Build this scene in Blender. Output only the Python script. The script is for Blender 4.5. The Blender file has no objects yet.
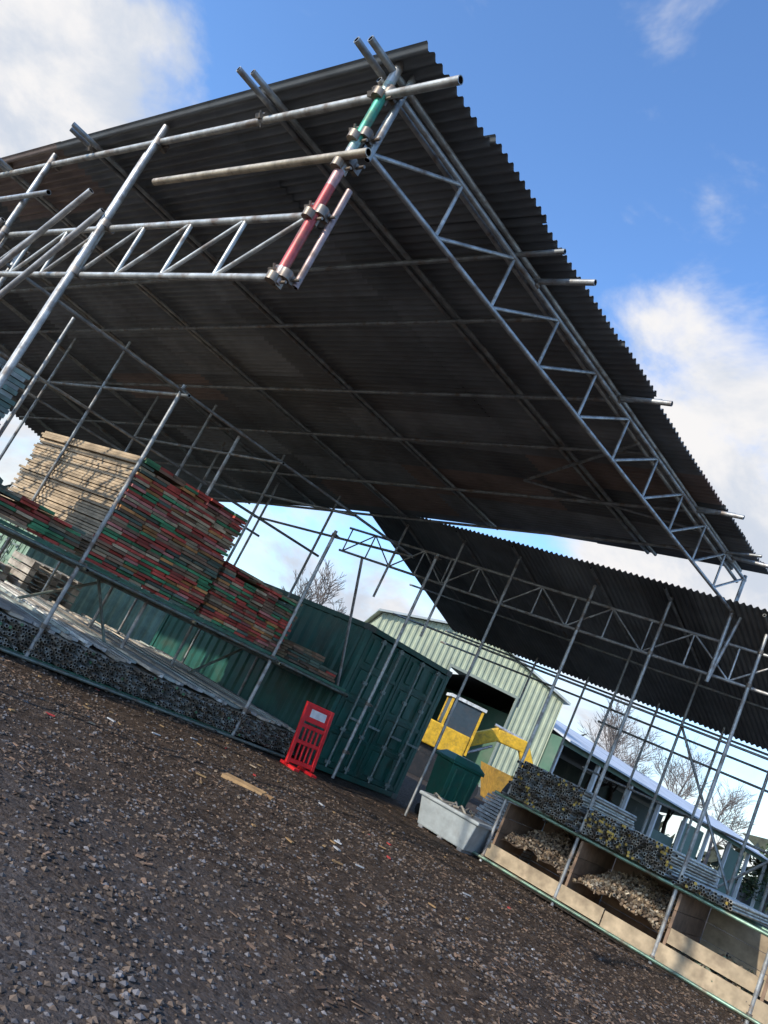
import bpy, math, random
from mathutils import Vector, Matrix
random.seed(7)
V=Vector
S=bpy.context.scene
# ------------------------------------------------------------ helpers
def V3(a,b,c): return Vector((a,b,c))
class MB:
    def __init__(s): s.v=[];s.f=[];s.c=[];s.sm=[]
    def add(s,vs,fs,col,smooth=False):
        b=len(s.v); s.v+=[tuple(x) for x in vs]
        s.f+=[tuple(i+b for i in f) for f in fs]
        s.sm+=[smooth]*len(fs)
        if isinstance(col,list): s.c+=col
        else: s.c+=[col]*len(vs)
    def box(s,o,ax,ay,az,col):
        o=V(o);ax=V(ax);ay=V(ay);az=V(az)
        p=[o,o+ax,o+ax+ay,o+ay]; p+= [q+az for q in p]
        fs=[(3,2,1,0),(4,5,6,7),(0,1,5,4),(1,2,6,5),(2,3,7,6),(3,0,4,7)]
        if ax.cross(ay).dot(az)<0: fs=[tuple(reversed(f)) for f in fs]
        s.add(p,fs,col)
    def cbox(s,c,sx,sy,sz,col,rz=0):
        ax=V3(math.cos(rz),math.sin(rz),0)*sx; ay=V3(-math.sin(rz),math.cos(rz),0)*sy
        s.box(V(c)-ax/2-ay/2-V3(0,0,sz/2),ax,ay,V3(0,0,sz),col)
    def tube(s,p,q,r,col,n=8,r2=None,hollow=True,dk=(.02,.02,.02,1)):
        p=V(p);q=V(q); d=(q-p)
        if d.length<1e-6: return
        d.normalize(); r2=r if r2 is None else r2
        u=d.orthogonal().normalized(); w=d.cross(u)
        A=[];B=[];C=[];D=[]
        for i in range(n):
            a=2*math.pi*i/n; e=u*math.cos(a)+w*math.sin(a)
            A.append(p+e*r);B.append(q+e*r2);C.append(p+e*r*.78);D.append(q+e*r2*.78)
        s.add(A+B,[(i,(i+1)%n,n+(i+1)%n,n+i) for i in range(n)],col,True)
        if hollow:
            e=min(.05,(q-p).length*.2)
            for ring,inn,sg,rr in ((A,C,1,r),(B,D,-1,r2)):
                deep=[x+d*e*sg for x in inn]
                fs=[(i,n+i,n+(i+1)%n,(i+1)%n) for i in range(n)]
                s.add(ring+inn,fs,col)
                s.add(inn+deep,[(i,n+i,n+(i+1)%n,(i+1)%n) for i in range(n)]+[tuple(range(n,2*n))],dk)
        else:
            s.add(A,[tuple(range(n))[::-1]],col); s.add(B,[tuple(range(n))],col)
    def obj(s,name,mat,parent=None,bevel=0):
        m=bpy.data.meshes.new(name); m.from_pydata(s.v,[],s.f)
        ca=m.color_attributes.new("Col",'FLOAT_COLOR','POINT')
        fl=[]
        for c in s.c: fl+=[c[0],c[1],c[2],1.0]
        ca.data.foreach_set("color",fl)
        m.polygons.foreach_set("use_smooth",s.sm)
        m.materials.append(mat); m.update()
        o=bpy.data.objects.new(name,m); S.collection.objects.link(o)
        if parent: o.parent=parent
        if bevel:
            b=o.modifiers.new("bev",'BEVEL'); b.width=bevel; b.segments=2; b.limit_method='ANGLE'
        return o
def empty(name):
    e=bpy.data.objects.new(name,None); S.collection.objects.link(e); return e
def jit(c,a=.15):
    k=1+random.uniform(-a,a); return (c[0]*k,c[1]*k,c[2]*k,1)

def mat(name,rough=.6,metal=0,nscale=6,lo=.7,hi=1.15,bump=.1,bscale=40,dirt=None,dirt_amt=.0,stretch=None,spec=.4):
    m=bpy.data.materials.new(name); m.use_nodes=True; nt=m.node_tree; N=nt.nodes; L=nt.links
    b=N["Principled BSDF"]; b.inputs["Roughness"].default_value=rough; b.inputs["Metallic"].default_value=metal
    b.inputs["Specular IOR Level"].default_value=spec
    at=N.new("ShaderNodeAttribute"); at.attribute_name="Col"
    tc=N.new("ShaderNodeTexCoord"); mp=N.new("ShaderNodeMapping"); L.new(tc.outputs["Object"],mp.inputs[0])
    if stretch: mp.inputs["Scale"].default_value=stretch
    n=N.new("ShaderNodeTexNoise"); n.inputs["Scale"].default_value=nscale; n.inputs["Detail"].default_value=3
    n.inputs["Roughness"].default_value=.65
    L.new(mp.outputs[0],n.inputs["Vector"])
    mr=N.new("ShaderNodeMapRange"); mr.inputs[1].default_value=.3; mr.inputs[2].default_value=.7; mr.inputs[3].default_value=lo; mr.inputs[4].default_value=hi
    L.new(n.outputs["Fac"],mr.inputs[0])
    mx=N.new("ShaderNodeVectorMath"); mx.operation='SCALE'
    L.new(at.outputs["Color"],mx.inputs[0]); L.new(mr.outputs[0],mx.inputs["Scale"])
    last=mx.outputs[0]
    if dirt:
        sp=N.new("ShaderNodeSeparateColor"); L.new(n.outputs["Color"],sp.inputs[0])
        r=N.new("ShaderNodeMapRange"); r.inputs[1].default_value=.5; r.inputs[2].default_value=.68; r.inputs[3].default_value=0; r.inputs[4].default_value=dirt_amt
        L.new(sp.outputs[1],r.inputs[0])
        mi=N.new("ShaderNodeMix"); mi.data_type='RGBA'; mi.inputs["B"].default_value=(*dirt,1)
        L.new(r.outputs[0],mi.inputs["Factor"]); L.new(last,mi.inputs["A"]); last=mi.outputs["Result"]
        if metal:
            inv=N.new("ShaderNodeMath"); inv.operation='MULTIPLY_ADD'; inv.inputs[1].default_value=-metal; inv.inputs[2].default_value=metal
            L.new(r.outputs[0],inv.inputs[0]); L.new(inv.outputs[0],b.inputs["Metallic"])
    L.new(last,b.inputs["Base Color"])
    if bump:
        n3=N.new("ShaderNodeTexNoise"); n3.inputs["Scale"].default_value=bscale; n3.inputs["Detail"].default_value=2
        L.new(mp.outputs[0],n3.inputs["Vector"])
        bp=N.new("ShaderNodeBump"); bp.inputs["Strength"].default_value=bump; bp.inputs["Distance"].default_value=.02
        L.new(n3.outputs["Fac"],bp.inputs["Height"]); L.new(bp.outputs[0],b.inputs["Normal"])
    return m
M_tube=mat("galvanised_tube",.45,.5,6,.55,1.2,0,60,(.17,.11,.07),.75)
M_wood=mat("weathered_timber",.8,0,4,.6,1.15,0,30,(.13,.09,.06),.4)
M_paint=mat("worn_paint",.55,0,7,.65,1.15,0,30,(.12,.08,.06),.35)
M_roof=mat("aged_roof_sheet",.5,.25,1.1,.65,1.25,0,20,(.12,.10,.09),.4)
M_cont=mat("container_steel",.45,0,2.2,.7,1.2,.15,25,(.10,.07,.04),.3)
M_clad=mat("cladding",.6,0,.7,.8,1.1,0,10,(.22,.22,.17),.3)
M_plas=mat("plastic",.45,0,5,.8,1.1,0,20,(.14,.10,.08),.2)
M_stone=mat("loose_stone",.85,0,9,.6,1.2,0,40)
M_iron=mat("rusty_fittings",.55,.2,14,.6,1.3,0,60,(.16,.09,.05),.5)
M_bark=mat("bark",.9,0,3,.7,1.2,0,20)
M_leaf=mat("foliage",.8,0,1.2,.6,1.3,0)
M_cloth=mat("tarpaulin",.7,0,5,.7,1.2,.2,15)

G=(.48,.48,.46,1); GD=(.32,.33,.32,1); Z=V3(0,0,1)
# ------------------------------------------------------------ frames of the yard
K0=V3(-1.37,5.12,0); CX=V3(.74,.673,0); CY=V3(-.755,.656,0)
def C(m,s,z=0): return K0+CX*m+CY*s+Z*z
L0=V3(-3.35,10.55,0); LX=V3(.766,.643,0); LY=V3(-.72,.694,0)
def LW(k,n,z=0): return L0+LX*k+LY*n+Z*z
R0=V3(3.87,12.97,0); RX=V3(.747,-.665,0); RY=V3(.74,.673,0)
def RW(j,n,z=0): return R0+RX*j+RY*n+Z*z

def coupler(mb,p,d,col=(.26,.22,.18,1),s=1.0):
    d=V(d).normalized(); p=V(p)
    mb.tube(p-d*.03*s,p+d*.03*s,.043*s,col,8,hollow=False)
    u=d.orthogonal().normalized(); w=d.cross(u)
    mb.box(p+u*.03*s-d*.03*s-w*.02*s,u*.055*s,d*.06*s,w*.04*s,col)
    mb.tube(p-w*.09*s+u*.05*s,p+w*.05*s+u*.05*s,.011*s,col,6,hollow=False)
def truss(mb,p,q,dz,step=.7,r=.026,rr=.017,col=G,mode=0):
    p=V(p);q=V(q);d=q-p;n=max(1,round(d.length/step))
    mb.tube(p,q,r,col,10); mb.tube(p+Z*dz,q+Z*dz,r,col,10)
    for i in range(n+1):
        a=p+d*(i/n)*.985+d*.007; c=jit(col,.12)
        mb.tube(a,a+Z*dz,rr,c,8,hollow=False)
        if i<n:
            b=p+d*((i+1)/n)*.985+d*.007
            up=(mode==1) or (mode==0 and i%2==0)
            if up: mb.tube(a,b+Z*dz,rr,c,8,hollow=False)
            else: mb.tube(a+Z*dz,b,rr,c,8,hollow=False)

# ------------------------------------------------------------ big canopy
can=empty("scaffold_canopy_roof")
def roofz(m,s):
    t=max(0,min(1.1,m/9.3))
    return (5.82-.045*s)*(1-t)+(5.76-.055*s-.0060*s*s)*t
def corr_sheet(mb,fn,m0,m1,s0,s1,zo,tint,pitch=.1,amp=.02,ns=3):
    n=int(round((m1-m0)/pitch*6)); vs=[];fs=[]
    for j in range(ns+1):
        s=s0+(s1-s0)*j/ns
        for i in range(n+1):
            m=m0+(m1-m0)*i/n
            vs.append(fn(m,s,zo+amp*math.sin(2*math.pi*m/pitch)))
    for j in range(ns):
        for i in range(n):
            a=j*(n+1)+i; fs.append((a,a+1,a+n+2,a+n+1))
    mb.add(vs,fs,tint,True)
mb=MB()
fn=lambda m,s,zo: C(m,s,roofz(m,s)+zo)
s_edges=[-.34,2.3,5.1,7.9,10.7,13.5,16.5]
m=-.18;idx=0
while m<9.1:
    m1=min(m+.9,9.15)
    for a,b in zip(s_edges[:-1],s_edges[1:]):
        c=random.uniform(.65,1.3); base=(.20*c,.21*c,.21*c,1)
        if random.random()<.05: base=(.27,.21,.18,1)
        e=random.uniform(-.04,.04) if a<0 else 0
        corr_sheet(mb,fn,m,m1+.06,a+e,b+.12,.05+random.uniform(0,.02)+.006*(idx%2),base,amp=.024)
    m=m1; idx+=1
    if m1>=9.15: break
mb.obj("roof_sheets",M_roof,can)
mb=MB()
truss(mb,C(0,0,5.12),C(9.34,0,5.12),.56,.93,.027,.018,mode=1)
mb.tube(C(-.1,.09,5.70),C(9.3,.09,5.62),.026,G,10)
truss(mb,C(0,0.05,3.89),C(0,13,3.86),.57,.76,.03,.02,(.56,.55,.50,1),mode=2)
RED=(.50,.10,.09,1); GRN=(.09,.38,.24,1)
a=C(-.05,.02,3.80); b=C(-.05,.02,6.0)
segs=[(0,.06,(.5,.4,.36,1)),(.06,.40,RED),(.40,.47,(.5,.28,.25,1)),(.47,.56,G),(.56,.60,(.35,.48,.4,1)),(.60,.80,GRN),(.80,.86,(.4,.5,.42,1)),(.86,1.0,(.55,.54,.50,1))]
for f0,f1,cc in segs: mb.tube(a+(b-a)*f0,a+(b-a)*f1,.040,cc,12,hollow=(f0==0 or f1==1))
mb.tube(C(.07,-.03,3.86),C(.07,-.03,4.75),.028,(.40,.28,.25,1),12)
mb.tube(C(.07,-.03,5.05),C(.07,-.03,5.9),.028,(.42,.43,.41,1),12)
mb.tube(C(-.04,-.70,5.60),C(-.04,14,5.30),.034,(.58,.56,.50,1),12)
mb.tube(C(-.1,-.26,4.93),C(-.1,2.5,4.90),.033,(.58,.48,.34,1),12)
mb.tube(C(-.14,4.6,4.9),C(-.14,13,4.8),.03,G,12)
for s in (.02,1.35,4.35,6.5,8.9,11.1,13.3,15.5):
    for e in (0,.13):
        t=-.34-random.uniform(0,.10)
        p=C(t,s+e,roofz(0,s)-.02); q=C(9.1,s+e,roofz(9.1,s)-.02)
        mb.tube(p,q,.028,jit(GD if s>.3 else G,.2),10)
        mb.tube(p-CX*.002,p+(q-p)*.05,.0295,jit((.42,.43,.41,1)),10)
for m in (1.9,2.9,4.3,5.6,7.0,8.3):
    mb.tube(C(m,-.5 if m not in(2.9,5.6) else .1,5.75),C(m,16,roofz(m,16)-.12),.026,GD,8)
for m in (2.3,4.3,7.0,8.6):
    mb.tube(C(m,-.62,5.735),C(m,.1,5.735),.031,G,10)
P=[(3.05,0),(3.35,.1),(5.35,0),(7.6,0),(10,0)]
for s,dm in P:
    mb.tube(C(dm-.07,s,0),C(dm-.07,s,roofz(0,s)+.02),.036,(.54,.52,.48,1),12)
for s in (3.05,5.35,7.6):
    for z in (3.89,4.46,5.5): coupler(mb,C(-.05,s,z),Z,s=1.2)
    mb.tube(C(-.14,s+.0,4.55),C(-.14,s+2.6,1.9),.032,(.50,.48,.45,1),12)
    mb.tube(C(-.22,s+.3,4.75),C(-.22,s+3.3,1.9),.032,(.50,.48,.45,1),12)
for s,z in ((0,3.89),(0,4.46),(0,4.93),(0,5.62),(0,5.2)):
    coupler(mb,C(-.03,s-.01,z),Z,s=1.2); coupler(mb,C(-.03,s+.08,z+.04),CY,s=1.0)
    coupler(mb,C(-.09,s+.02,z-.07),Z,(.34,.27,.2,1),s=1.1)
for s in (.1,1.45,4.45,6.6): coupler(mb,C(-.04,s,5.60),CY)
for m in (2.3,4.3,7.0,8.6): coupler(mb,C(m,0,5.70),CX)
mb.tube(C(9.3,0,3.95),C(9.3,0,5.75),.03,G,10)
mb.tube(C(5.2,0.1,5.65),C(6.6,2.4,5.45),.022,GD,8)
mb.tube(C(7.6,0.1,5.65),C(6.6,2.4,5.45),.022,GD,8)
mb.obj("framework",M_tube,can)

# ------------------------------------------------------------ left storage rack
rack=empty("scaffold_storage_rack")
mb=MB()
GG=(.24,.28,.24,1)
for k,z in ((-2.6,4.5),(0,4.25),(3.57,3.75),(6.0,4.5)):
    mb.tube(LW(k,-.05),LW(k,-.05,z),.030,jit(G),10)
    coupler(mb,LW(k,-.05,1.42),Z); coupler(mb,LW(k,-.05,.5),Z); coupler(mb,LW(k,-.05,z-.08),Z)
for k,z in ((1.85,4.4),(-1.3,4.4)):
    mb.tube(LW(k,1.1),LW(k,1.1,z),.028,jit(G),10)
for k in (-2.6,0,1.85,3.57,5.2):
    for n in (2.2,4.2):
        mb.tube(LW(k,n),LW(k,n,4.9),.026,jit(GD),8)
        mb.tube(LW(k,-.3,1.38),LW(k,4.4,1.38),.026,jit(GG),8)
    mb.tube(LW(k,-.3,4.1),LW(k,4.4,3.95),.026,jit(GD),8)
for n,z in ((-.1,1.40),(1.1,1.33),(2.2,1.33),(4.2,1.33),(-.1,.05),(2.2,.03),(2.2,3.6),(4.2,3.6),(-.1,4.15)):
    mb.tube(LW(-3.5,n,z),LW(5.4,n,z),.026,jit(GG if z<2 else GD),8)
mb.tube(LW(0,2.2,.1),LW(1.8,2.2,1.4),.025,GG,8); mb.tube(LW(1.85,1.1,.1),LW(.9,1.1,1.4),.025,GG,8)
mb.tube(LW(3.57,2.2,.1),LW(4.9,2.2,1.4),.025,GG,8)
mb.tube(LW(4.3,-.1,3.6),LW(5.6,.3,1.2),.025,G,8)
mb.obj("uprights_and_ledgers",M_tube,rack)
mb=MB()
mb.box(LW(-3.4,-.02,1.43),LX*8.8,LY*.1,Z*.045,(.06,.18,.11,1))
mb.box(LW(-3.4,-.02,.02),LX*7,LY*.1,Z*.06,(.06,.18,.11,1))
mb.obj("shelf_edge",M_paint,rack)

WD=(.52,.39,.25,1)
def board_stack(name,fr,k0,k1,n0,n1,z0,z1,colors,bw=.225,bt=.038,drop=.0,gap=.008):
    mb=MB(); cols=int((k1-k0)/bw); rowsn=int((z1-z0)/(bt+gap))
    X=fr(1,0)-fr(0,0); Y=fr(0,1)-fr(0,0)
    for r in range(rowsn):
        off=random.uniform(-.03,.03)
        run=random.choice(colors)
        for c in range(cols):
            if r>rowsn-4 and random.random()<drop: continue
            k=k0+c*(bw+.009)+off+random.uniform(-.005,.005); e=random.uniform(-.06,.03)
            zz=z0+r*(bt+gap)+random.uniform(0,gap*.7)
            if random.random()<.7: run=random.choice(colors)
            col=jit(run,.4); w=jit(WD,.22); L_=random.uniform(.04,.13)
            mb.box(fr(k,n0+e,zz),X*bw,Y*L_,Z*bt,col)
            mb.box(fr(k+.001,n0+e+L_,zz+.001),X*(bw-.002),Y*(n1-n0-.15-random.uniform(0,.2)),Z*(bt-.002),w)
    return mb.obj(name,M_wood)
RD=(.50,.08,.055,1);GR=(.08,.27,.12,1);BR=(.26,.15,.09,1);OR=(.55,.24,.08,1);GB=(.11,.15,.11,1);NW=(.48,.36,.22,1);PK=(.55,.2,.17,1)
mixc=[RD,RD,RD,GR,GR,BR,BR,NW,NW,OR,GB,PK]
board_stack("scaffold_board_stack",LW,.04,1.88,-.05,3.5,1.49,3.10,mixc,drop=.2)
board_stack("scaffold_board_stack",LW,2.02,3.76,0,3.6,1.49,2.42,mixc+[GR,RD],drop=.3)
board_stack("scaffold_board_stack",LW,-3.2,-.10,-.05,1.6,1.49,1.90,[RD,GR,GR,BR,GB,NW],drop=.4)
board_stack("scaffold_board_stack",LW,3.9,5.2,0,3.0,1.49,1.84,[BR,BR,GB,(.14,.10,.07,1),RD],drop=.5)
board_stack("steel_deck_stack",LW,-3.3,-1.75,.0,1.2,1.93,3.2,[(.24,.32,.29,1),(.16,.24,.21,1),(.38,.42,.40,1)],bw=.30,bt=.055)

def tube_stack(name,fr,k0,k1,n0,n1,z0,z1,caps=None,capp=.0,r=.024):
    mb=MB(); row=0; z=z0+r
    while z<z1:
        k=k0+(r if row%2 else 0)
        while k<k1-r:
            c=jit(random.choice([(.50,.51,.47,1),(.50,.47,.40,1),(.40,.33,.25,1)]),.3); e=random.uniform(-.12,.10)
            p=fr(k,n0+e,z);q=fr(k,n1+e,z)
            mb.tube(p,q,r,c,7,dk=(.045,.042,.038,1))
            if random.random()<capp*(2 if math.sin(k*5+z*9)>0 else .3):
                mb.tube(fr(k,n0+e-.012,z),fr(k,n0+e+.03,z),r*.9,jit(caps,.3),7,hollow=False)
            k+=2*r+.003
        z+=r*1.80; row+=1
    return mb.obj(name,M_tube)
tube_stack("scaffold_tube_stack",LW,-3.2,4.9,0,4.6,.09,.42,(.12,.30,.16,1),.02)
mb=MB(); k=-3.2
while k<4.8:
    w=random.choice([.07,.1,.15,.2]); c=jit(random.choice([(.70,.67,.60,1),(.56,.52,.46,1),(.62,.52,.40,1),(.40,.38,.35,1),(.50,.54,.48,1)]),.2)
    mb.box(LW(k,.05+random.uniform(-.15,.25),.445+random.uniform(0,.05)),LX*(w-.015),LY*random.uniform(4.0,4.9)+LX*random.uniform(-.02,.02),Z*.04,c); k+=w
mb.obj("aluminium_batten_layer",M_wood)
for q in range(5):
    mb=MB(); o=LW(-3.4+1.3*q,5.0+.2*(q%2),0); pc=jit((.50,.44,.36,1),.2)
    for lv in range((8,6,9,5,7)[q]):
        z=lv*.15
        for i in range(6): mb.box(o+LX*(.02+i*.19)+Z*(z+.12),LX*.13,LY*1.0,Z*.02,jit(pc,.2))
        for i in range(3): mb.box(o+LX*(.02+i*.48)+Z*(z+.02),LX*.12,LY*1.0,Z*.095,jit(pc,.3))
    mb.obj("wooden_pallet_stack",M_wood)

# ------------------------------------------------------------ containers
def ribbed(mb,o,ax,h,nrm,col,period=.28,depth=.036,top=None,bot=None):
    o=V(o);L=V(ax).length;d=V(ax)/L;n=V(nrm);pts=[];x=0
    prof=[(0,0),(.25,0),(.40,1),(.75,1),(.90,0)]
    while x<L:
        for f,g in prof:
            xx=x+f*period
            if xx<=L: pts.append((xx,g))
        x+=period
    pts.append((L,0)); vs=[]
    for xx,g in pts:
        zb=bot(xx) if bot else 0; zt=top(xx) if top else h
        vs+= [o+d*xx+n*(-g*depth)+Z*zb, o+d*xx+n*(-g*depth)+Z*zt]
    fs=[(2*i,2*i+2,2*i+3,2*i+1) for i in range(len(pts)-1)]
    mb.add(vs,fs,col)
def container(name,o,X,Y,w,l,h,col):
    e=empty(name); mb=MB(); o=V(o); col2=(col[0]*.8,col[1]*.8,col[2]*.8,1)
    t=.1
    for a in (0,w-t):
        for b in (0,l-t): mb.box(o+X*a+Y*b,X*t,Y*t,Z*h,col)
    for z in (0.02,h-t-.002):
        for b in (.002,l-t+.002-.004): mb.box(o+X*t+Y*b+Z*z,X*(w-2*t),Y*(t-.004),Z*t,col2)
        for a in (.002,w-t-.002+.004): mb.box(o+X*(a)+Y*t+Z*z,X*(t-.004),Y*(l-2*t),Z*t,col2)
    mb.box(o+X*t+Y*t+Z*(h-.05),X*(w-2*t),Y*(l-2*t),Z*.03,col2)
    mb.box(o+X*t+Y*t+Z*(.05),X*(w-2*t),Y*(l-2*t),Z*.03,col2)
    for a in (-.01,w-.15):
        for b in (-.01,l-.15):
            for z in (0,h-.11): mb.box(o+X*a+Y*b+Z*z,X*.16,Y*.16,Z*.115,(.08,.1,.09,1))
    mb.obj("corner_frame",M_cont,e,.008)
    mb=MB()
    ribbed(mb,o+X*.03+Y*(l-t)+Z*t,-Y*(l-2*t),h-2*t,-X,col)
    ribbed(mb,o+X*(w-.03)+Y*t+Z*t,Y*(l-2*t),h-2*t,X,col)
    ribbed(mb,o+X*(w-t)+Y*(l-.03)+Z*t,-X*(w-2*t),h-2*t,Y,col)
    mb.obj("corrugated_sides",M_cont,e)
    mb=MB(); dw=(w-2*t)/2
    for i in (0,1):
        q=o+X*(t+dw*i+.01)+Y*.03+Z*.13; W=dw-.02; H=h-.26
        mb.box(q,X*W,Y*.03,Z*H,col)
        for zz,hh in ((.0,.09),(H*.25-.04,.08),(H*.5-.04,.08),(H*.75-.04,.08),(H-.09,.09)):
            mb.box(q+Z*zz-Y*.028+X*.072,X*(W-.144),Y*.027,Z*hh,col2)
        for xx in (0,W-.07): mb.box(q+X*xx-Y*.03,X*.07,Y*.029,Z*H,col2)
        for j in range(3):
            for pan in range(4):
                mb.box(q+X*(.14+j*(W-.2)/3)+Z*(H*.25*pan+.1)-Y*.03,X*(W*.16),Y*.03,Z*(H*.25-.16),col)
    mb.obj("doors",M_cont,e,.006)
    mb=MB()
    for i in (0,1):
        for f in (.28,.72):
            x=t+dw*(i+f); c=(.25,.30,.27,1)
            mb.tube(o+X*x-Y*.05+Z*.12,o+X*x-Y*.05+Z*(h-.12),.02,c,8,hollow=False)
            for z in (.18,.8,1.7,h-.2): mb.box(o+X*(x-.05)-Y*.065+Z*z,X*.1,Y*.04,Z*.06,c)
            mb.box(o+X*(x-.02)-Y*.10+Z*1.05,X*.32,Y*.02,Z*.04,c)
    mb.obj("locking_bars",M_iron,e)
    return e
DG=(.02,.105,.08,1)
container("shipping_container",LW(5.45,.15),LX,V3(-.70,.714,0),2.6,6.0,2.72,DG)
container("shipping_container",LW(3.4,9.0),LY,LX,2.44,6.0,2.5,(.30,.42,.30,1))

# ------------------------------------------------------------ right storage rack
rr=empty("scaffold_storage_rack")
mb=MB()
js=[0,1.31,2.83,4.1,5.5,6.9]
for i,j in enumerate(js):
    mb.tube(RW(j,0),RW(j,0,5.25 if i in(1,) else 4.95),.028,jit(G),10)
    mb.tube(RW(j,2.1),RW(j,2.1,4.6),.026,jit(GD),8)
    mb.tube(RW(j,4.0),RW(j,4.0,4.1),.026,jit(GD),8)
    mb.tube(RW(j,-.35,5.13),RW(j,4.3,4.03),.026,jit(GD),8)
    for z in (.1,1.08,4.12,4.66): coupler(mb,RW(j,0,z),Z)
for j,zb in ((-1.6,0),(-2.9,3.0),(-4.4,3.4)):
    mb.tube(RW(j,0,zb),RW(j,0,5.1),.026,jit(G),8)
    mb.tube(RW(j,-.35,5.13),RW(j,4.2,4.03),.026,jit(GD),8)
    mb.tube(RW(j,4.0,0 if j>-2 else 2.8),RW(j,4.0,4.1),.026,jit(GD),8)
truss(mb,RW(-5.9,.03,4.12),RW(7.5,.03,4.08),.55,.72,.026,.016)
for n,z in ((4.0,3.85),(4.0,3.55),(3.9,3.2),(2.1,4.3),(2.0,3.5),(4.0,2.2)):
    mb.tube(RW(-5.5 if z>3.4 else -1,n,z),RW(7.5,n,z-.03),.024,jit(GD),8)
for z,n in ((.08,-.04),(1.08,-.05),(.05,1.3),(1.08,1.3),(1.08,2.1)):
    mb.tube(RW(-.2,n,z),RW(7.5,n,z),.026,jit((.25,.38,.28,1)),8)
for j in js: mb.tube(RW(j,-.2,1.12),RW(j,2.3,1.12),.024,jit(GD),8)
mb.tube(RW(1.31,4,.3),RW(2.83,4,2.2),.024,GD,8); mb.tube(RW(2.83,2.1,1.3),RW(1.31,2.1,3.5),.024,GD,8)
mb.tube(RW(4.1,2.1,1.3),RW(2.83,2.1,3.5),.024,GD,8)
mb.tube(C(9.3,0,3.95),RW(2.4,.0,5.1),.028,G,8)
mb.obj("uprights_ledgers_beam",M_tube,rr)
mb=MB()
fn2=lambda j,n,zo: RW(j,n,5.2-.27*(n+.4)+zo)
j=-5.5
while j<8:
    for a,b in ((-.4,2.1),(2.0,4.25)):
        c=random.uniform(.7,1.25)
        corr_sheet(mb,fn2,j,j+.96,a,b+random.uniform(0,.03),random.uniform(0,.012),(.19*c,.20*c,.20*c,1),ns=2)
    j+=.9
mb.obj("roof_sheets",M_roof,rr)

# timber bins
bins=empty("timber_storage_bin"); mb=MB()
PL=(.50,.38,.24,1);PLD=(.30,.19,.12,1)
mb.box(RW(.03,-.01,.12),RX*2.0,RY*.04,Z*.22,PL); mb.box(RW(2.05,-.012,.10),RX*2.3,RY*.04,Z*.225,jit(PL)); mb.box(RW(4.4,-.01,.10),RX*2.5,RY*.04,Z*.22,jit(PL))
mb.box(RW(2.9,.04,.36),RX*1.6,RY*.04,Z*.20,jit(PL))
for j in js:
    for q in range(4): mb.box(RW(j+.05,.03,.06+.245*q),RX*.04,RY*1.25,Z*.237,jit(PLD,.25))
for q in range(4):
    for j0,j1 in zip(js[:-1],js[1:]): mb.box(RW(j0+.1,1.28,.06+.245*q),RX*(j1-j0-.06),RY*.04,Z*.237,jit(PLD if j0<2.8 else PL,.25))
mb.box(RW(0,.03,.02),RX*7,RY*1.3,Z*.03,PLD)
mb.obj("planks",M_wood,bins)
def heap(name,j0,j1,h,cols,cnt,size=.06):
    mb=MB()
    def hz(u,v): return h*(.62+.38*math.sin(math.pi*min(1,max(0,u)))*(.4+.6*min(1,v*1.3)))*(.7+.3*min(1,v*2.5))+.03*math.sin(u*17+v*9)
    nu,nv=14,10;vs=[]
    for a in range(nu+1):
        for b in range(nv+1):
            u=a/nu;v=b/nv; vs.append(RW(j0+(j1-j0)*u,.05+1.2*v,.06+hz(u,v)))
    mb.add(vs,[(a*(nv+1)+b,(a+1)*(nv+1)+b,(a+1)*(nv+1)+b+1,a*(nv+1)+b+1) for a in range(nu) for b in range(nv)],(.10,.075,.055,1),True)
    for i in range(cnt):
        u=random.random();v=random.random()
        p=RW(j0+(j1-j0)*u,.05+1.2*v,.08+hz(u,v)+random.uniform(-.01,.03))
        d=V3(random.gauss(0,1),random.gauss(0,1),random.gauss(0,.6)).normalized()
        c=jit(random.choice(cols),.35)
        if i%2: mb.tube(p-d*size*.4,p+d*size*.4,size*.5,c,6)
        else:
            w=d.orthogonal().normalized();x=d.cross(w); mb.box(p,d*size*1.3,w*size*.7,x*size*.35,c)
    return mb.obj(name,M_iron)
heap("scaffold_coupler_pile",.12,1.3,.84,[(.30,.21,.13,1),(.36,.28,.19,1),(.18,.13,.09,1)],1200,.05)
heap("scaffold_coupler_pile",1.45,2.8,.84,[(.38,.28,.17,1),(.30,.21,.13,1),(.42,.35,.25,1),(.2,.14,.09,1)],1500,.05)
heap("scaffold_coupler_pile",2.95,4.08,.36,[(.2,.24,.16,1),(.14,.12,.1,1),(.32,.24,.15,1)],800,.06)
heap("scaffold_coupler_pile",4.2,5.45,.40,[(.24,.18,.12,1),(.14,.12,.1,1)],600,.06)
YL=(.55,.38,.09,1)
tube_stack("scaffold_tube_stack",RW,.08,1.3,-.15,1.9,1.13,1.72,YL,.08)
tube_stack("scaffold_tube_stack",RW,1.4,2.75,-.12,1.9,1.13,1.50,YL,.16)
tube_stack("scaffold_tube_stack",RW,2.9,3.6,-.12,1.9,1.13,1.28,YL,.04)

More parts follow.
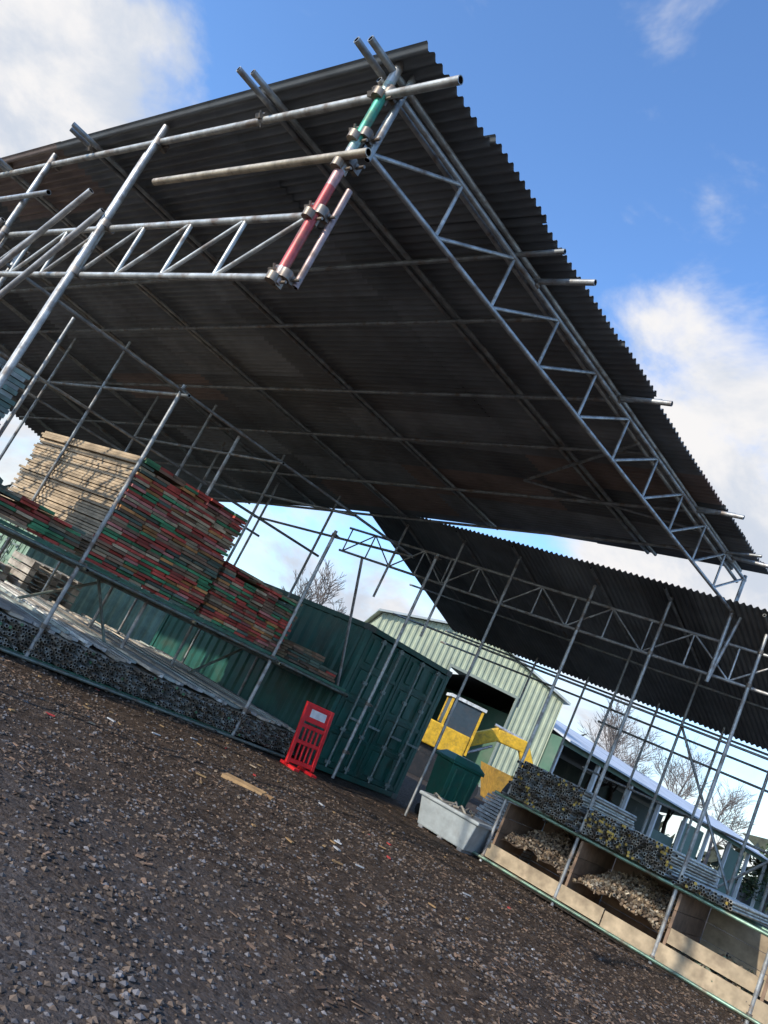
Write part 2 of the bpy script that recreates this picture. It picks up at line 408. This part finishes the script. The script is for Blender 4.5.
# ------------------------------------------------------------ barrier
bar=empty("red_plastic_barrier"); mb=MB()
o=V3(.34,12.90,.06); X=V3(.80,.6,0).normalized(); n=V3(.6,-.8,0); tilt=(Z*.99+V3(-.1,.12,0)).normalized(); W=.62;H=1.0;Rr=(.80,.02,.025,1)
mb.box(o,X*.07,n*.05,tilt*H,Rr);mb.box(o+X*(W-.07),X*.07,n*.05,tilt*H,Rr)
for z,h in ((0.02,.07),(.34,.06),(.60,.06),(.70,.07),(.93,.07)): mb.box(o+X*.07+tilt*z+n*.003,X*(W-.14),n*.044,tilt*h,Rr)
for i in range(1,5): mb.box(o+X*(.07+i*(W-.14)/5-.015)+tilt*.09+n*.008,X*.03,n*.034,tilt*.51,Rr)
for x in (.06,W-.18): mb.box(o+X*x-Z*.06-n*.18,X*.12,n*.42,Z*.05,Rr)
mb.obj("frame",M_plas,bar,.008)
mb=MB(); mb.box(o+X*.07+tilt*.77+n*.01,X*(W-.14),n*.03,tilt*.16,Rr); 
mb.box(o+X*.14+tilt*.785+n*.041,X*(W-.28),n*.004,tilt*.13,(.8,.8,.8,1)); mb.obj("reflective_panel",M_plas,bar)

# ------------------------------------------------------------ wheelie bin, crate, sheets
wb=empty("wheelie_bin"); mb=MB(); c=V3(3.45,15.2,0)
def taper(mb,c,w0,w1,z0,z1,col,rz,d0=None,d1=None):
    d0=d0 or w0;d1=d1 or w1; vs=[]
    for w,d,z in ((w0,d0,z0),(w1,d1,z1)):
        for sx,sy in ((-1,-1),(1,-1),(1,1),(-1,1)):
            x=sx*w/2;y=sy*d/2; vs.append(c+V3(x*math.cos(rz)-y*math.sin(rz),x*math.sin(rz)+y*math.cos(rz),z))
    mb.add(vs,[(3,2,1,0),(4,5,6,7),(0,1,5,4),(1,2,6,5),(2,3,7,6),(3,0,4,7)],col)
dg=(.03,.16,.11,1)
taper(mb,c,.55,.66,.08,1.15,dg,.3,.55,.72); taper(mb,c,.72,.72,1.15,1.20,dg,.3,.8,.8); taper(mb,c,.74,.5,1.202,1.32,(.04,.2,.14,1),.3,.84,.5)
for q in (-.2,0,.2):
    taper(mb,c+V3(q*.955+.345*.295,q*.295-.345*.955,0),.05,.06,.2,1.1,dg,.3,.03,.05)
mb.obj("body_and_lid",M_plas,wb,.02)
mb=MB()
for sx in (-.3,.3): 
    p=c+V3(sx*.955-.22*.295,sx*.295+.22*.955,.1); d=V3(.955,.295,0); mb.tube(p-d*.03,p+d*.03,.1,(.02,.02,.02,1),14,hollow=False)
mb.obj("wheels",M_plas,wb)
cr=empty("grey_plastic_tank"); mb=MB(); c=RW(-.62,-.1)
ang=math.atan2(RX.y,RX.x); gc=(.40,.43,.42,1)
taper(mb,c,.95,1.15,.06,.52,gc,ang,.6,.75); taper(mb,c,1.22,1.22,.50,.56,gc,ang,.82,.82)
for q in (-.4,0,.4): taper(mb,c+RX*q,.1,.1,0,.07,(.2,.2,.2,1),ang,.6,.6)
mb.obj("body",M_plas,cr,.02)
mb=MB(); taper(mb,c,1.0,1.0,.561,.563,(.16,.15,.13,1),ang,.62,.62)
for i in range(14):
    p=c+RX*random.uniform(-.4,.4)+RY*random.uniform(-.25,.25)+Z*.58; d=V3(random.gauss(0,1),random.gauss(0,1),.2).normalized()*.12
    mb.tube(p-d,p+d,.02,jit((.3,.27,.22,1),.3),6)
mb.obj("contents",M_plas,cr)
mb=MB()
for i in range(14):
    mb.box(RW(-1.0+random.uniform(-.05,.05),.9+i*.02,.2+i*.06),RX*1.1,RY*1.6,Z*.045,jit((.40,.44,.48,1),.25))
mb.obj("metal_deck_stack",M_iron)
mb=MB(); vs=[];fs=[]; nu,nv=20,9; c=RW(-.75,1.9)
for b in range(nv+1):
    ph=b/nv*math.pi/2
    for a in range(nu):
        th=2*math.pi*a/nu; rr_=(.36+.05*math.sin(5*th+b))*(math.cos(ph)**.5)*(1+.2*math.sin(2*th+1)) if b<nv else 0
        vs.append(c+V3(rr_*math.cos(th)+.12*math.sin(ph),rr_*math.sin(th),1.06+.66*math.sin(ph)**.8+.04*math.sin(3*th)))
for b in range(nv):
    for a in range(nu): fs.append((b*nu+a,b*nu+(a+1)%nu,(b+1)*nu+(a+1)%nu,(b+1)*nu+a))
mb.add(vs,fs,(.02,.021,.026,1),True); mb.obj("black_tarpaulin_bundle",M_cloth)

# ------------------------------------------------------------ barn
barn=empty("green_barn"); PG=(.44,.47,.32,1)
bx0,bx1,by=2.4,13.4,42; rid=lambda x: 6.0+1.5*(1-abs((x-bx0)/(bx1-bx0)*2-1))
mb=MB()
dx0,dx1,dh=7.0,10.9,5.0
def seg(x0,x1,zb):
    ribbed(mb,V3(x0,by,0),V3(x1-x0,0,0),6,V3(0,-1,0),PG,.33,.05,top=lambda q:rid(x0+q),bot=lambda q:zb)
seg(bx0,dx0,0);seg(dx0,dx1,dh);seg(dx1,bx1,0)
ribbed(mb,V3(bx0,by+22,0),V3(0,-22,0),6,V3(-1,0,0),PG,.33,.05); ribbed(mb,V3(bx1,by,0),V3(0,22,0),6,V3(1,0,0),PG,.33,.05)
mb.obj("cladding_walls",M_clad,barn)
mb=MB()
mid=(bx0+bx1)/2
for xa,xb,za,zb in ((bx0-.3,mid,5.95,7.56),(mid,bx1+.3,7.56,5.95)):
    o=V3(xa,by-.3,za); mb.box(o,V3(xb-xa,0,zb-za),V3(0,22.6,0),Z*.12,(.50,.53,.50,1))
mb.obj("roof",M_clad,barn)
mb=MB()
mb.box(V3(dx0-.12,by-.06,0),V3(.12,0,0),V3(0,.1,0),Z*dh,(.3,.33,.26,1));mb.box(V3(dx1,by-.06,0),V3(.12,0,0),V3(0,.1,0),Z*dh,(.3,.33,.26,1))
mb.box(V3(dx0-.12,by-.06,dh),V3(dx1-dx0+.24,0,0),V3(0,.1,0),Z*.15,(.3,.33,.26,1))
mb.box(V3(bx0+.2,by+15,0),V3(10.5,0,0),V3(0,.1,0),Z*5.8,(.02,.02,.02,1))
mb.obj("doorway",M_clad,barn)
# ------------------------------------------------------------ open sided shed
shed=empty("open_sided_shed"); so=V3(13.9,41.5,0); SX=V3(.757,.652,0); SY=V3(-.652,.757,0)
mb=MB(); 
mb.box(so-SY*.5+Z*4.15,SX*42,SY*6.5+Z*1.5,Z*.1,(.60,.62,.64,1)); mb.box(so+SY*6+Z*5.65,SX*42,SY*6.5-Z*1.5,Z*.1,(.45,.46,.48,1))
mb.obj("roof",M_clad,shed)
mb=MB()
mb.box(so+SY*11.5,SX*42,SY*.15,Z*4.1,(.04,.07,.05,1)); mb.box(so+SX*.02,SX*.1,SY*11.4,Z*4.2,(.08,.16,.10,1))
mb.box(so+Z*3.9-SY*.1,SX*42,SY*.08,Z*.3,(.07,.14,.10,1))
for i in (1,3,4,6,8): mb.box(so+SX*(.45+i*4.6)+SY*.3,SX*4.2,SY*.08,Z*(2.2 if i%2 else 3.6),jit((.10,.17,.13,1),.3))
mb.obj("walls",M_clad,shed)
mb=MB()
for i in range(10): mb.box(so+SX*(.2+i*4.6),SX*.22,SY*.22,Z*4.15,(.6,.6,.58,1))
for i in range(9):
    mb.box(so+SX*(1+i*4.6)+SY*1.2,SX*2.8,SY*1.5,Z*random.uniform(.8,1.7),jit((.35,.35,.36,1),.5))
mb.obj("posts",M_clad,shed)
# ------------------------------------------------------------ excavator
ex=empty("yellow_excavator"); Y_=(.80,.46,.03,1); DK=(.03,.03,.03,1); c=V3(5.3,27,.25)
mb=MB()
for sy in (-.9,.9):
    n=20;vs=[]
    for w in (-.22,.22):
        for i in range(n):
            t=i/n*2*math.pi; x=1.1*math.copysign(1,math.cos(t))+.38*math.cos(t); vs.append(c+V3(x,sy+w,.13+.38*math.sin(t)))
    mb.add(vs,[(i,(i+1)%n,n+(i+1)%n,n+i) for i in range(n)]+[tuple(range(n))[::-1],tuple(range(n,2*n))],DK)
mb.obj("tracks",M_plas,ex)
mb=MB()
mb.cbox(c+V3(0,0,.62),1.6,1.5,.4,DK); mb.cbox(c+V3(-.5,0,1.2),2.2,1.9,.8,Y_); mb.cbox(c+V3(-1.3,0,1.75),.9,1.7,.35,Y_)
mb.box(c+V3(.5,.2,1.0),V3(1.3,0,.95),V3(0,.3,0),V3(-.15,0,.42),Y_)
mb.box(c+V3(1.68,.202,1.90),V3(1.1,0,.05),V3(0,.296,0),V3(-.02,0,.42),Y_)
mb.box(c+V3(2.6,.22,1.95),V3(.9,0,-1.25),V3(0,.26,0),V3(.3,0,.28),Y_)
mb.box(c+V3(3.1,-.2,.1),V3(.8,0,.2),V3(0,.9,0),V3(-.1,0,.7),DK)
mb.obj("body_and_boom",M_paint,ex,.04)
mb=MB(); mb.tube(c+V3(.7,.36,.9),c+V3(1.7,.36,1.7),.05,(.6,.6,.6,1),8); mb.tube(c+V3(1.5,.36,2.4),c+V3(2.6,.36,2.35),.05,(.6,.6,.6,1),8)
mb.obj("hydraulic_rams",M_tube,ex)
mb=MB(); mb.cbox(c+V3(.1,-.45,1.8),1.1,.9,1.5,(.05,.07,.08,1)); mb.obj("cab_glass",M_plas,ex,.05)
mb=MB()
for dx in (-.45,.65):
    for dy in (-.9,0): mb.box(c+V3(dx-.03,dy-.03,1.0),V3(.08,0,0),V3(0,.08,0),Z*1.6,Y_)
mb.cbox(c+V3(.1,-.45,2.6),1.3,1.05,.1,(.7,.7,.65,1)); mb.obj("cab_frame",M_paint,ex)
mb=MB()
taper(mb,V3(9.6,31,0),2.2,3.2,.1,1.3,(.55,.30,.05,1),.1,1.5,1.7); mb.obj("yellow_skip",M_paint)

# ------------------------------------------------------------ trees
def tree(name,base,h,seed,lean=0,thin=1):
    rnd=random.Random(seed); mb=MB()
    def br(p,d,l,r,lv):
        n=3 if lv<3 else 2
        for i in range(n):
            q=p+d*(l/n); mb.tube(p,q,r,(.17,.14,.12,1),5 if lv<2 else 3,r*.82,hollow=False); p=q; r*=.82
            d=(d+V3(rnd.gauss(0,.13),rnd.gauss(0,.13),rnd.gauss(0,.08)+.04)).normalized()
            if lv<4 and (i>0 or lv>0):
                for _ in range(2 if lv>0 else 1):
                    nd=(d*.75+V3(rnd.gauss(0,.6),rnd.gauss(0,.6),rnd.uniform(-.1,.5))).normalized()
                    br(p,nd,l*rnd.uniform(.5,.72),max(r*.55,.010*thin),lv+1)
        if lv<4: br(p,d,l*.65,max(r*.8,.010*thin),lv+1)
    br(V(base),V3(lean,0,1).normalized(),h*.36,h*.02,0)
    return mb.obj(name,M_bark)
tree("bare_tree",V3(22.5,58,0),11.5,3,thin=1.6); tree("bare_tree",V3(29.5,70,0),14.5,5,thin=1.8); tree("bare_tree",V3(37,74,0),14,9,thin=1.8)
tree("bare_tree",V3(45,80,0),13,21,thin=1.8); tree("bare_tree",V3(-.2,34,0),7.0,11,thin=1.4)
def conifer(name,base,h,w,seed,col):
    rnd=random.Random(seed); mb=MB(); base=V(base)
    mb.tube(base,base+Z*h*.8,.18,(.08,.06,.05,1),6,.05,hollow=False)
    for i in range(2600):
        t=rnd.random()**.8; z=.6+t*(h-.6); R=w*(1-t)**.7*(.75+.3*math.sin(z*3+i%5))
        a=rnd.uniform(0,6.28); r=R*rnd.uniform(.45,1.05); p=base+V3(r*math.cos(a),r*math.sin(a),z)
        d=V3(math.cos(a),math.sin(a),rnd.uniform(-.5,.5))*rnd.uniform(.15,.38); e=V3(rnd.gauss(0,1),rnd.gauss(0,1),rnd.gauss(0,1)).normalized()*.16
        k=rnd.uniform(.5,1.5); mb.add([p,p+d+e,p+d-e],[(0,1,2)],(col[0]*k,col[1]*k,col[2]*k,1))
    return mb.obj(name,M_leaf)
conifer("conifer_tree",V3(43,66,0),6.8,3.0,1,(.06,.09,.035)); conifer("conifer_tree",V3(47,66,0),6,3.2,2,(.07,.10,.04))
mb=MB(); rnd=random.Random(2)
for i in range(7000):
    a=rnd.uniform(-1.25,1.25); R=120+rnd.uniform(-4,4); hh=5+2.5*math.sin(a*23)+1.5*math.sin(a*61)
    p=V3(R*math.sin(a),R*math.cos(a),rnd.uniform(0,hh)); e=V3(rnd.gauss(0,1),rnd.gauss(0,1),rnd.gauss(0,1))*.9; f=V3(rnd.gauss(0,1),rnd.gauss(0,1),rnd.gauss(0,1))*.9
    k=rnd.uniform(.5,1.4); mb.add([p,p+e,p+f],[(0,1,2)],(.06*k,.065*k,.04*k,1))
mb.obj("distant_hedgerow",M_leaf)

# ------------------------------------------------------------ ground
def axis():
    pts=[];x=0;st=.2
    while x<600: pts.append(x); x+=st; st=st if x<14 else st*1.25
    return sorted(set([-p for p in pts]+pts))
ax=axis(); vs=[];fs=[];n=len(ax)
def gz(x,y):
    d=max(0,1-max(abs(x),abs(y-5))/14)
    return d*(.035*(math.sin(x*1.3+y*.7)+math.sin(x*.5-y*1.9)+.6*math.sin(x*3.1+y*2.3))+.008*(math.sin(x*7.3+y*4.1)+math.sin(y*9.1-x*5.3)))
for y in ax:
    for x in ax: vs.append((x,y+5,gz(x,y+5)))
for j in range(n-1):
    for i in range(n-1): a=j*n+i; fs.append((a,a+1,a+n+1,a+n))
me=bpy.data.meshes.new("ground"); me.from_pydata(vs,[],fs); me.polygons.foreach_set("use_smooth",[True]*len(fs))
g=bpy.data.objects.new("ground",me); S.collection.objects.link(g)
m=bpy.data.materials.new("gravel_ground"); m.use_nodes=True; nt=m.node_tree;N=nt.nodes;Lk=nt.links;b=N["Principled BSDF"]; b.inputs["Roughness"].default_value=.9; b.inputs["Specular IOR Level"].default_value=.2
tc=N.new("ShaderNodeTexCoord")
def noise(sc,det=4,ro=.6):
    q=N.new("ShaderNodeTexNoise"); q.inputs["Scale"].default_value=sc;q.inputs["Detail"].default_value=det;q.inputs["Roughness"].default_value=ro; Lk.new(tc.outputs["Object"],q.inputs["Vector"]); return q
def mr(src,a,b_,c,d):
    q=N.new("ShaderNodeMapRange");q.inputs[1].default_value=a;q.inputs[2].default_value=b_;q.inputs[3].default_value=c;q.inputs[4].default_value=d;Lk.new(src,q.inputs[0]);return q.outputs[0]
def mixc_(f,A,B):
    q=N.new("ShaderNodeMix");q.data_type='RGBA';Lk.new(f,q.inputs["Factor"])
    for s_,k_ in ((A,"A"),(B,"B")):
        if isinstance(s_,tuple): q.inputs[k_].default_value=(*s_,1)
        else: Lk.new(s_,q.inputs[k_])
    return q.outputs["Result"]
vo=N.new("ShaderNodeTexVoronoi"); vo.inputs["Scale"].default_value=42; Lk.new(tc.outputs["Object"],vo.inputs["Vector"])
sx=N.new("ShaderNodeSeparateXYZ"); Lk.new(tc.outputs["Object"],sx.inputs[0])
sepc=N.new("ShaderNodeSeparateColor"); Lk.new(vo.outputs["Color"],sepc.inputs[0])
stone=mixc_(sepc.outputs[0],(.095,.076,.066),(.30,.26,.24))
big=noise(.7,6,.7); fine=noise(7,7,.8)
add=N.new("ShaderNodeMath");add.operation='MULTIPLY_ADD';add.inputs[1].default_value=-.10;add.inputs[2].default_value=.44; Lk.new(sx.outputs[1],add.inputs[0])
add1=N.new("ShaderNodeMath");add1.operation='MULTIPLY_ADD';add1.inputs[1].default_value=-.08; Lk.new(sx.outputs[0],add1.inputs[0]); Lk.new(add.outputs[0],add1.inputs[2])
add2=N.new("ShaderNodeMath");add2.operation='ADD'; Lk.new(add1.outputs[0],add2.inputs[0]); Lk.new(big.outputs[0],add2.inputs[1])
f=mr(add2.outputs[0],.25,.75,0,1)
mud=mixc_(mr(fine.outputs[0],.38,.62,0,1),(.030,.018,.011),(.18,.12,.08))
near=mixc_(mr(fine.outputs[0],.35,.65,.05,.55),stone,mud)
col=mixc_(f,mixc_(mr(sepc.outputs[1],.72,.97,0,.5),mud,stone),near)
far=mr(sx.outputs[1],20,30,0,1); col=mixc_(far,col,mixc_(big.outputs[0],(.07,.055,.04),(.13,.12,.11))); far2=mr(sx.outputs[1],75,95,0,1); col=mixc_(far2,col,(.07,.10,.04))
Lk.new(col,b.inputs["Base Color"])
bp=N.new("ShaderNodeBump");bp.inputs["Strength"].default_value=1.0;bp.inputs["Distance"].default_value=.04
ad=N.new("ShaderNodeMath");ad.operation='ADD';Lk.new(mr(vo.outputs["Distance"],0,.6,.7,0),ad.inputs[0]);Lk.new(mr(fine.outputs[0],.3,.7,0,2.2),ad.inputs[1])
Lk.new(ad.outputs[0],bp.inputs["Height"]);Lk.new(bp.outputs[0],b.inputs["Normal"]); me.materials.append(m)
mb=MB(); oc=[(0,2,4),(2,1,4),(1,3,4),(3,0,4),(2,0,5),(1,2,5),(3,1,5),(0,3,5)]
for i in range(34000):
    y=2.0+10.5*random.random()**1.15; x=random.uniform(-.75,.8)*(y+1)
    r=random.choice([.006,.008,.010,.012,.015,.019])*(1+.03*y); z=gz(x,y)
    vs=[V3(x+r*random.uniform(.7,1.4),y,z+r*.2),V3(x-r*random.uniform(.7,1.4),y,z+r*.2),V3(x,y+r*random.uniform(.7,1.3),z+r*.2),V3(x,y-r*random.uniform(.7,1.3),z+r*.2),V3(x+r*.3*random.uniform(-1,1),y,z+r*random.uniform(.6,1)),V3(x,y,z-r)]
    th=random.uniform(0,6.28);ct,st_=math.cos(th),math.sin(th)
    vs=[V3(x+(q.x-x)*ct-(q.y-y)*st_,y+(q.x-x)*st_+(q.y-y)*ct,q.z) for q in vs]
    k=random.uniform(.05,.22); w=random.random()
    c=(k,k*.90,k*.86,1) if w<.45-.03*y+.1 else (k*.9,k*.62,k*.42,1)
    mb.add(vs,oc,c)
mb.obj("gravel",M_stone)
mb=MB()
for i in range(6000):
    y=4.5+random.random()*10; x=random.uniform(-.6,.7)*(y+1)
    if random.random()>.25+.5*(math.sin(x*.9+y*1.7)+math.sin(y*.8-x*1.3)+1)/2: continue
    a=random.uniform(0,6.28); L_=random.uniform(.02,.07); k=random.uniform(.05,.28)
    d=V3(math.cos(a),math.sin(a),random.uniform(-.3,.3))*L_; e=V3(-math.sin(a),math.cos(a),random.uniform(-.4,.4))*random.uniform(.008,.02)
    mb.box(V3(x,y,gz(x,y)+.006),d,e,V3(0,0,.006),(k,k*.62,k*.40,1))
mb.obj("bark_chippings",M_stone)
mb=MB(); p=V3(-.32,9.15,.03)
pl=empty("wooden_plank"); mb.box(p,V3(.50,-.02,.0),V3(.05,.20,0),Z*.04,(.60,.36,.16,1)); mb.box(p+V3(.5,0,.005),V3(.12,.02,0),V3(.03,.13,0),Z*.025,(.50,.28,.12,1)); mb.obj("board",M_wood,pl)
mb=MB()
for i in range(70):
    y=random.uniform(7.5,12); x=random.uniform(-3.6,4)
    c=random.choice([(.5,.5,.5,1),(.35,.22,.1,1),(.3,.18,.08,1),(.4,.3,.2,1)]) if i>8 else (.5,.06,.05,1); a=random.uniform(0,3)
    mb.cbox((x,y,gz(x,y)+.012),random.uniform(.03,.12),random.uniform(.015,.04),.012,c,a)
mb.obj("litter_fragments",M_wood)

# ------------------------------------------------------------ light
sd=V3(-.80,-.60,0).normalized(); el=math.radians(27)
sdir=V3(sd.x*math.cos(el),sd.y*math.cos(el),math.sin(el))
sl=bpy.data.lights.new("sun",'SUN'); sl.energy=3.9; sl.angle=math.radians(.8); sl.color=(1,.93,.82)
so_=bpy.data.objects.new("sun",sl); S.collection.objects.link(so_); so_.rotation_euler=sdir.to_track_quat('Z','Y').to_euler()
w=bpy.data.worlds.new("World"); S.world=w; w.use_nodes=True; nt=w.node_tree;N=nt.nodes;Lk=nt.links
w.cycles.sampling_method='NONE'
bg=N["Background"]; bg.inputs[1].default_value=.15
sky=N.new("ShaderNodeTexSky"); sky.sky_type='NISHITA'; sky.sun_disc=False; sky.sun_elevation=el; sky.sun_rotation=math.atan2(sd.x,sd.y); sky.altitude=50; sky.air_density=1.0; sky.dust_density=.6; sky.ozone_density=2.0
tc=N.new("ShaderNodeTexCoord")
def dotn(d):
    q=N.new("ShaderNodeVectorMath");q.operation='DOT_PRODUCT';Lk.new(tc.outputs["Generated"],q.inputs[0]);q.inputs[1].default_value=V(d).normalized();return q.outputs["Value"]
def math_(op,a,b_):
    q=N.new("ShaderNodeMath");q.operation=op
    for i,x in enumerate((a,b_)):
        if isinstance(x,(int,float)): q.inputs[i].default_value=x
        else: Lk.new(x,q.inputs[i])
    return q.outputs[0]
def mrr(src,a,b_,c,d):
    q=N.new("ShaderNodeMapRange");q.interpolation_type='SMOOTHSTEP';q.inputs[1].default_value=a;q.inputs[2].default_value=b_;q.inputs[3].default_value=c;q.inputs[4].default_value=d;Lk.new(src,q.inputs[0]);return q.outputs[0]
nz=N.new("ShaderNodeTexNoise"); nz.inputs["Scale"].default_value=4.6; nz.inputs["Detail"].default_value=6; nz.inputs["Roughness"].default_value=.6; nz.inputs["Distortion"].default_value=.25
mp=N.new("ShaderNodeMapping"); mp.inputs["Scale"].default_value=(1,1,1.5); Lk.new(tc.outputs["Generated"],mp.inputs[0]); Lk.new(mp.outputs[0],nz.inputs["Vector"])
acc=None
for d,r,s_ in (((-.57,.735,.40),12,.46),((-.44,.75,.50),6,.24),((.33,.83,.43),10,.42),((.36,.87,.33),11,.42),((.24,.84,.48),10,.26),((.40,.86,.34),9,.4)):
    t=mrr(dotn(d),math.cos(math.radians(r)),math.cos(math.radians(r*.25)),0,s_)
    acc=t if acc is None else math_('MAXIMUM',acc,t)
sxyz=N.new("ShaderNodeSeparateXYZ"); Lk.new(tc.outputs["Generated"],sxyz.inputs[0])
hz=mrr(sxyz.outputs[2],.34,.02,0,.26); acc=math_('ADD',acc,hz)
tot=math_('ADD',acc,nz.outputs["Fac"])
cf=mrr(tot,.55,.84,0,1)
cm=N.new("ShaderNodeMix");cm.data_type='RGBA';cm.inputs["A"].default_value=(4.3,4.7,5.4,1);cm.inputs["B"].default_value=(6.3,6.2,6.2,1)
spn=N.new("ShaderNodeSeparateColor"); Lk.new(nz.outputs["Color"],spn.inputs[0]); Lk.new(mrr(spn.outputs[1],.36,.6,0,1),cm.inputs["Factor"])
tint=N.new("ShaderNodeVectorMath"); tint.operation='MULTIPLY'; tint.inputs[1].default_value=(1.35,1.75,2.2); Lk.new(sky.outputs[0],tint.inputs[0])
mx=N.new("ShaderNodeMix");mx.data_type='RGBA';Lk.new(cf,mx.inputs["Factor"]);Lk.new(tint.outputs[0],mx.inputs["A"]);Lk.new(cm.outputs["Result"],mx.inputs["B"]);Lk.new(mx.outputs["Result"],bg.inputs[0])

# ------------------------------------------------------------ camera
cd=bpy.data.cameras.new("camera"); cam=bpy.data.objects.new("camera",cd); S.collection.objects.link(cam); S.camera=cam
cd.sensor_fit='VERTICAL'; cd.sensor_height=36; cd.lens=27.04; cd.clip_end=2000; cd.clip_start=.05
p=math.radians(12.8); r=math.radians(26.4)
Fw=V3(0,math.cos(p),math.sin(p)); Ri=V3(1,0,0); U=V3(0,-math.sin(p),math.cos(p))
ir=Ri*math.cos(r)+U*math.sin(r); iu=-Ri*math.sin(r)+U*math.cos(r)
Mx=Matrix((ir,iu,-Fw)).transposed().to_4x4(); Mx.translation=V3(0,0,1.5); cam.matrix_world=Mx
S.view_settings.view_transform='Standard'; S.view_settings.look='None'; S.view_settings.exposure=0
